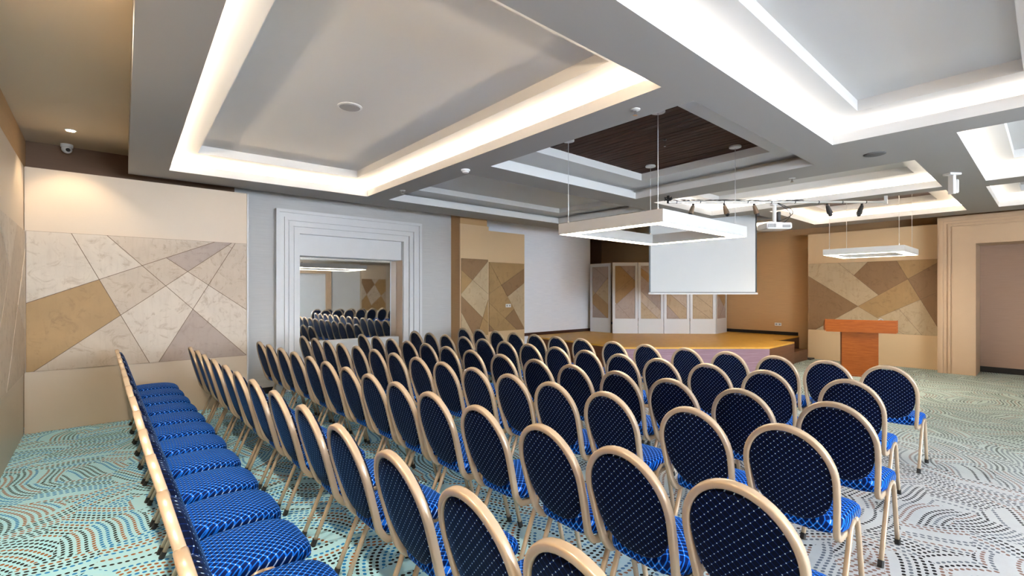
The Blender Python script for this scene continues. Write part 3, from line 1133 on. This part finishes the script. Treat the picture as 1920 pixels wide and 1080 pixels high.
# ------------------------------------------------------------------ lectern
lc = empty('lectern', (10.97, 2.44, 0), YAW - math.pi / 2 - math.radians(31))
tag(lc, 'orange-brown wooden lectern with a wide top beside the stage', 'lectern')
box('base', -.30, .30, -.06, .36, 0, .03, 'wood_lectern', lc, .004)
box('column', -.285, .285, -.03, .30, .03, .86, 'wood_lectern', lc, .004)
for x in (-.56, .54):
    prism('side_board', [(-.10, .86), (.42, .86), (.42, .99), (-.10, 1.09)], lambda a, b, t_: (t_, a, b), x, x + .02, 'wood_lectern', lc)
box('front_board', -.54, .54, -.10, -.08, .845, 1.085, 'wood_lectern', lc, .002)
prism('reading_top', [(-.08, 1.00), (.42, .90), (.42, .92), (-.08, 1.02)], lambda a, b, t_: (t_, a, b), -.54, .54, 'wood_lectern', lc)
bm = bmesh.new()
path = [Vector((.26 + .12 * i / 12, -.02, 1.03 + .075 * math.sin(math.pi * i / 12))) for i in range(13)]
add_sweep(bm, path, .012, .02, (0, 1, 0), 8)
mc = fin('microphone', bm, 'grey_grille', smooth=True)
mc.location = lc.location
mc.rotation_euler = lc.rotation_euler
tag(mc, 'small curved grey microphone lying on the lectern top', 'microphone')


# ------------------------------------------------------------------ chairs
LEAN = .27
HT = .945


def lean(y, z, t_=0.0):
    """point of the back plane: y across, z height, t_ forward of it"""
    n = 1 / math.hypot(1, LEAN)
    return Vector(((HT - z) * LEAN + t_ * n, y, z + t_ * LEAN * n))


def halfw(z):
    if z >= .70:
        return .205 * math.sqrt(max(0, 1 - ((z - .70) / .232) ** 2))
    return .205 - .022 * ((.70 - z) / .30) ** 1.5


def chair_meshes():
    out = {}

    def mesh(name, bm, mat, smooth=True):
        bmesh.ops.recalc_face_normals(bm, faces=bm.faces)
        me = bpy.data.meshes.new(name)
        bm.to_mesh(me)
        bm.free()
        me.materials.append(M[mat])
        if smooth:
            for p_ in me.polygons:
                p_.use_smooth = True
        out[name] = me

    # back frame: one bent tube, seat rail - up - over the top - down - seat rail
    half = []
    half += [Vector((.50, .175, .398)), Vector((.40, .178, .392)), Vector((.28, .181, .386)), Vector((.215, .182, .384)), Vector((.178, .183, .392)), Vector((.158, .183, .412))]
    for z in (.45, .50, .56, .62, .66, .70):
        half.append(lean(halfw(z), z))
    for i in range(1, 11):
        a = math.pi / 2 * i / 10
        half.append(lean(.205 * math.cos(a), .70 + .232 * math.sin(a)))
    other = [Vector((v.x, -v.y, v.z)) for v in half[:-1]][::-1]
    bm = bmesh.new()
    add_sweep(bm, half + other, .0150, .0175, (0, 0, 1), 12, 4.5)
    mesh('back_frame', bm, 'frame_metal')
    # backrest pad
    N = 44
    outl = []
    for i in range(N):
        a = 2 * math.pi * i / N
        c, s = math.cos(a), math.sin(a)
        if s >= 0:
            y, z = .193 * c, .70 + .222 * s
            z -= .02 * math.exp(-(y / .055) ** 4)
        else:
            e = 2 / 2.4
            y = .190 * math.copysign(abs(c) ** e, c)
            z = .70 - .245 * abs(s) ** e
        outl.append((y, z))
    bm = bmesh.new()
    rings = []
    for sc, t_ in ((.0, -.013), (.6, -.013), (.93, -.012), (.985, -.006), (1.0, .004), (.985, .022), (.93, .034), (.75, .044), (.4, .050), (.0, .052)):
        if sc == 0:
            rings.append([bm.verts.new(lean(0, .69, t_))])
        else:
            rings.append([bm.verts.new(lean(y * sc, .69 + (z - .69) * sc, t_)) for y, z in outl])
    for a, b in zip(rings, rings[1:]):
        for i in range(N):
            j = (i + 1) % N
            if len(a) == 1:
                bm.faces.new((a[0], b[j], b[i]))
            elif len(b) == 1:
                bm.faces.new((a[i], a[j], b[0]))
            else:
                bm.faces.new((a[i], a[j], b[j], b[i]))
    mesh('backrest', bm, 'fabric_back')
    # seat cushion
    N = 48
    cx, rx, ry = .365, .225, .208
    outl = []
    for i in range(N):
        a = 2 * math.pi * i / N
        c, s = math.cos(a), math.sin(a)
        e = 2 / 4.2
        x = rx * math.copysign(abs(c) ** e, c)
        y = ry * math.copysign(abs(s) ** e, s)
        y *= 1 - .06 * (1 - (x + rx) / (2 * rx)) ** 2
        outl.append((x, y))
    bm = bmesh.new()
    rings = []
    for sc, z in ((0, .402), (.9, .402), (.985, .412), (1.0, .43), (1.0, .452), (.975, .470), (.90, .482), (.72, .490), (.4, .495), (0, .496)):
        def P_(x, y, z):
            k = max(0, x / rx) ** 2.5
            return (cx + x, y, z - (.028 * k if z > .42 else 0))
        if sc == 0:
            rings.append([bm.verts.new(P_(0, 0, z))])
        else:
            rings.append([bm.verts.new(P_(x * sc, y * sc, z)) for x, y in outl])
    for a, b in zip(rings, rings[1:]):
        for i in range(N):
            j = (i + 1) % N
            if len(a) == 1:
                bm.faces.new((a[0], b[j], b[i]))
            elif len(b) == 1:
                bm.faces.new((a[i], a[j], b[0]))
            else:
                bm.faces.new((a[i], a[j], b[j], b[i]))
    mesh('seat', bm, 'fabric_seat')
    # legs: each side an inverted V of two bent tubes meeting under the seat
    for nm, pts_ in (('leg_rear', [(.365, 0, .435), (.335, 0, .432), (.305, 0, .412), (.285, 0, .37), (.18, 0, .13), (.128, 0, .012)]),
                     ('leg_front', [(.365, 0, .435), (.395, 0, .432), (.42, 0, .412), (.435, 0, .37), (.495, 0, .13), (.525, 0, .012)])):
        bm = bmesh.new()
        add_sweep(bm, pts_, .0115, .0125, (0, 1, 0), 8, 3.5)
        mesh(nm, bm, 'frame_metal')
        p0, p1 = Vector(pts_[-2]), Vector(pts_[-1])
        d = (p1 - p0).normalized()
        bm = bmesh.new()
        add_sweep(bm, [p1 - d * .028, p1 + d * .012], .0145, .0155, (0, 1, 0), 8, 3.5)
        mesh(nm + '_cap', bm, 'rubber', False)
    # cross bars under the seat
    bm = bmesh.new()
    add_cyl(bm, (.30, -.204, .405), (.30, .204, .405), .008, seg=8)
    add_cyl(bm, (.43, -.204, .405), (.43, .204, .405), .008, seg=8)
    mesh('seat_support', bm, 'frame_metal')
    return out


CM = chair_meshes()
LEGY = .204


def add_part(name, me, parent, loc=(0, 0, 0)):
    o = bpy.data.objects.new(name, me)
    COL.objects.link(o)
    o.parent = parent
    o.location = loc
    return o


def chair(x, y, rz, label, group):
    c = empty('banquet_chair', (x, y, 0), rz)
    tag(c, label, 'chair', group)
    add_part('back_frame', CM['back_frame'], c)
    add_part('backrest', CM['backrest'], c)
    add_part('seat', CM['seat'], c)
    add_part('seat_support', CM['seat_support'], c)
    for s in (-1, 1):
        for k in ('leg_rear', 'leg_front'):
            l = add_part('leg', CM[k], c, (0, s * LEGY, 0))
            add_part('foot_cap', CM[k + '_cap'], l)
    return c


ROWS = [
    [(0.155, 7.13 - .475 * i) for i in range(13)],
    [(0.83, 6.86), (0.84, 6.41), (0.84, 5.95), (0.85, 5.47), (0.86, 4.95), (0.86, 4.47), (0.87, 3.98), (0.88, 3.43), (0.89, 2.88), (0.89, 2.34), (0.9, 1.8), (0.91, 1.29), (0.91, 0.83)],
    [(1.62, 7.02), (1.62, 6.56), (1.63, 6.07), (1.63, 5.56), (1.63, 5.05), (1.63, 4.57), (1.64, 4.11), (1.64, 3.64), (1.64, 3.18), (1.64, 2.71), (1.65, 2.2), (1.65, 1.67), (1.65, 1.21), (1.65, 0.73)],
    [(2.33, 7.45), (2.35, 7.0), (2.36, 6.55), (2.37, 6.1), (2.39, 5.65), (2.41, 5.2), (2.42, 4.75), (2.44, 4.30), (2.45, 3.85), (2.47, 3.40), (2.49, 2.94), (2.5, 2.46), (2.52, 1.95), (2.54, 1.37), (2.56, 0.88)],
    [(3.14, 7.23), (3.15, 6.74), (3.16, 6.28), (3.17, 5.82), (3.19, 5.36), (3.2, 4.89), (3.21, 4.4), (3.23, 3.89), (3.24, 3.37), (3.25, 2.90), (3.27, 2.41), (3.28, 1.93), (3.29, 1.41), (3.31, 0.87)],
    [(4.08, 7.22), (4.09, 6.76), (4.1, 6.30), (4.12, 5.83), (4.13, 5.37), (4.15, 4.91), (4.16, 4.45), (4.18, 3.99), (4.19, 3.53), (4.21, 3.07), (4.22, 2.60), (4.24, 2.11), (4.25, 1.61), (4.27, 1.02)],
    [(5.12, 7.26), (5.14, 6.8), (5.16, 6.34), (5.17, 5.88), (5.19, 5.41), (5.2, 4.95), (5.22, 4.47), (5.24, 3.93), (5.26, 3.43), (5.27, 2.89), (5.29, 2.4), (5.31, 1.90), (5.32, 1.45), (5.34, 1.0)],
]
ORD = ['first', 'second', 'third', 'fourth', 'fifth', 'sixth', 'seventh', 'eighth', 'ninth', 'tenth', 'eleventh', 'twelfth', 'thirteenth', 'fourteenth', 'fifteenth']
RN = ['the rearmost row', 'the second row from the rear', 'the third row from the rear', 'the middle row', 'the third row from the stage', 'the second row from the stage', 'the front row by the stage']
rj = random.Random(3)
MINGAP = .462
for r, row in enumerate(ROWS):
    ys = [q[1] for q in row]
    for _ in range(400):
        for i in range(len(ys) - 1):
            g_ = ys[i] - ys[i + 1]
            if g_ < MINGAP:
                ys[i] = min(ys[i] + (MINGAP - g_) / 2, 7.52)
                ys[i + 1] -= (MINGAP - g_) / 2
    row = [(q[0], y) for q, y in zip(row, ys)]
    for i, (x, y) in enumerate(row):
        rz = math.radians(rj.uniform(-.9, .9) - .8)
        chair(x, y, rz, 'blue dotted banquet chair, %s from the mirror wall in %s' % (ORD[i], RN[r]), 'blue banquet chairs in rows')
for r in range(2):
    for i in range(7):
        x, y = 6.6 + .47 * i, -1.6 - .95 * r
        chair(x, y, -math.pi / 2 + math.radians(rj.uniform(-2, 2)), 'blue chair seen only in the mirror, %s from left in its %s sideways row' % (ORD[i], ('nearer', 'farther')[r]), 'blue banquet chairs seen in the mirror')
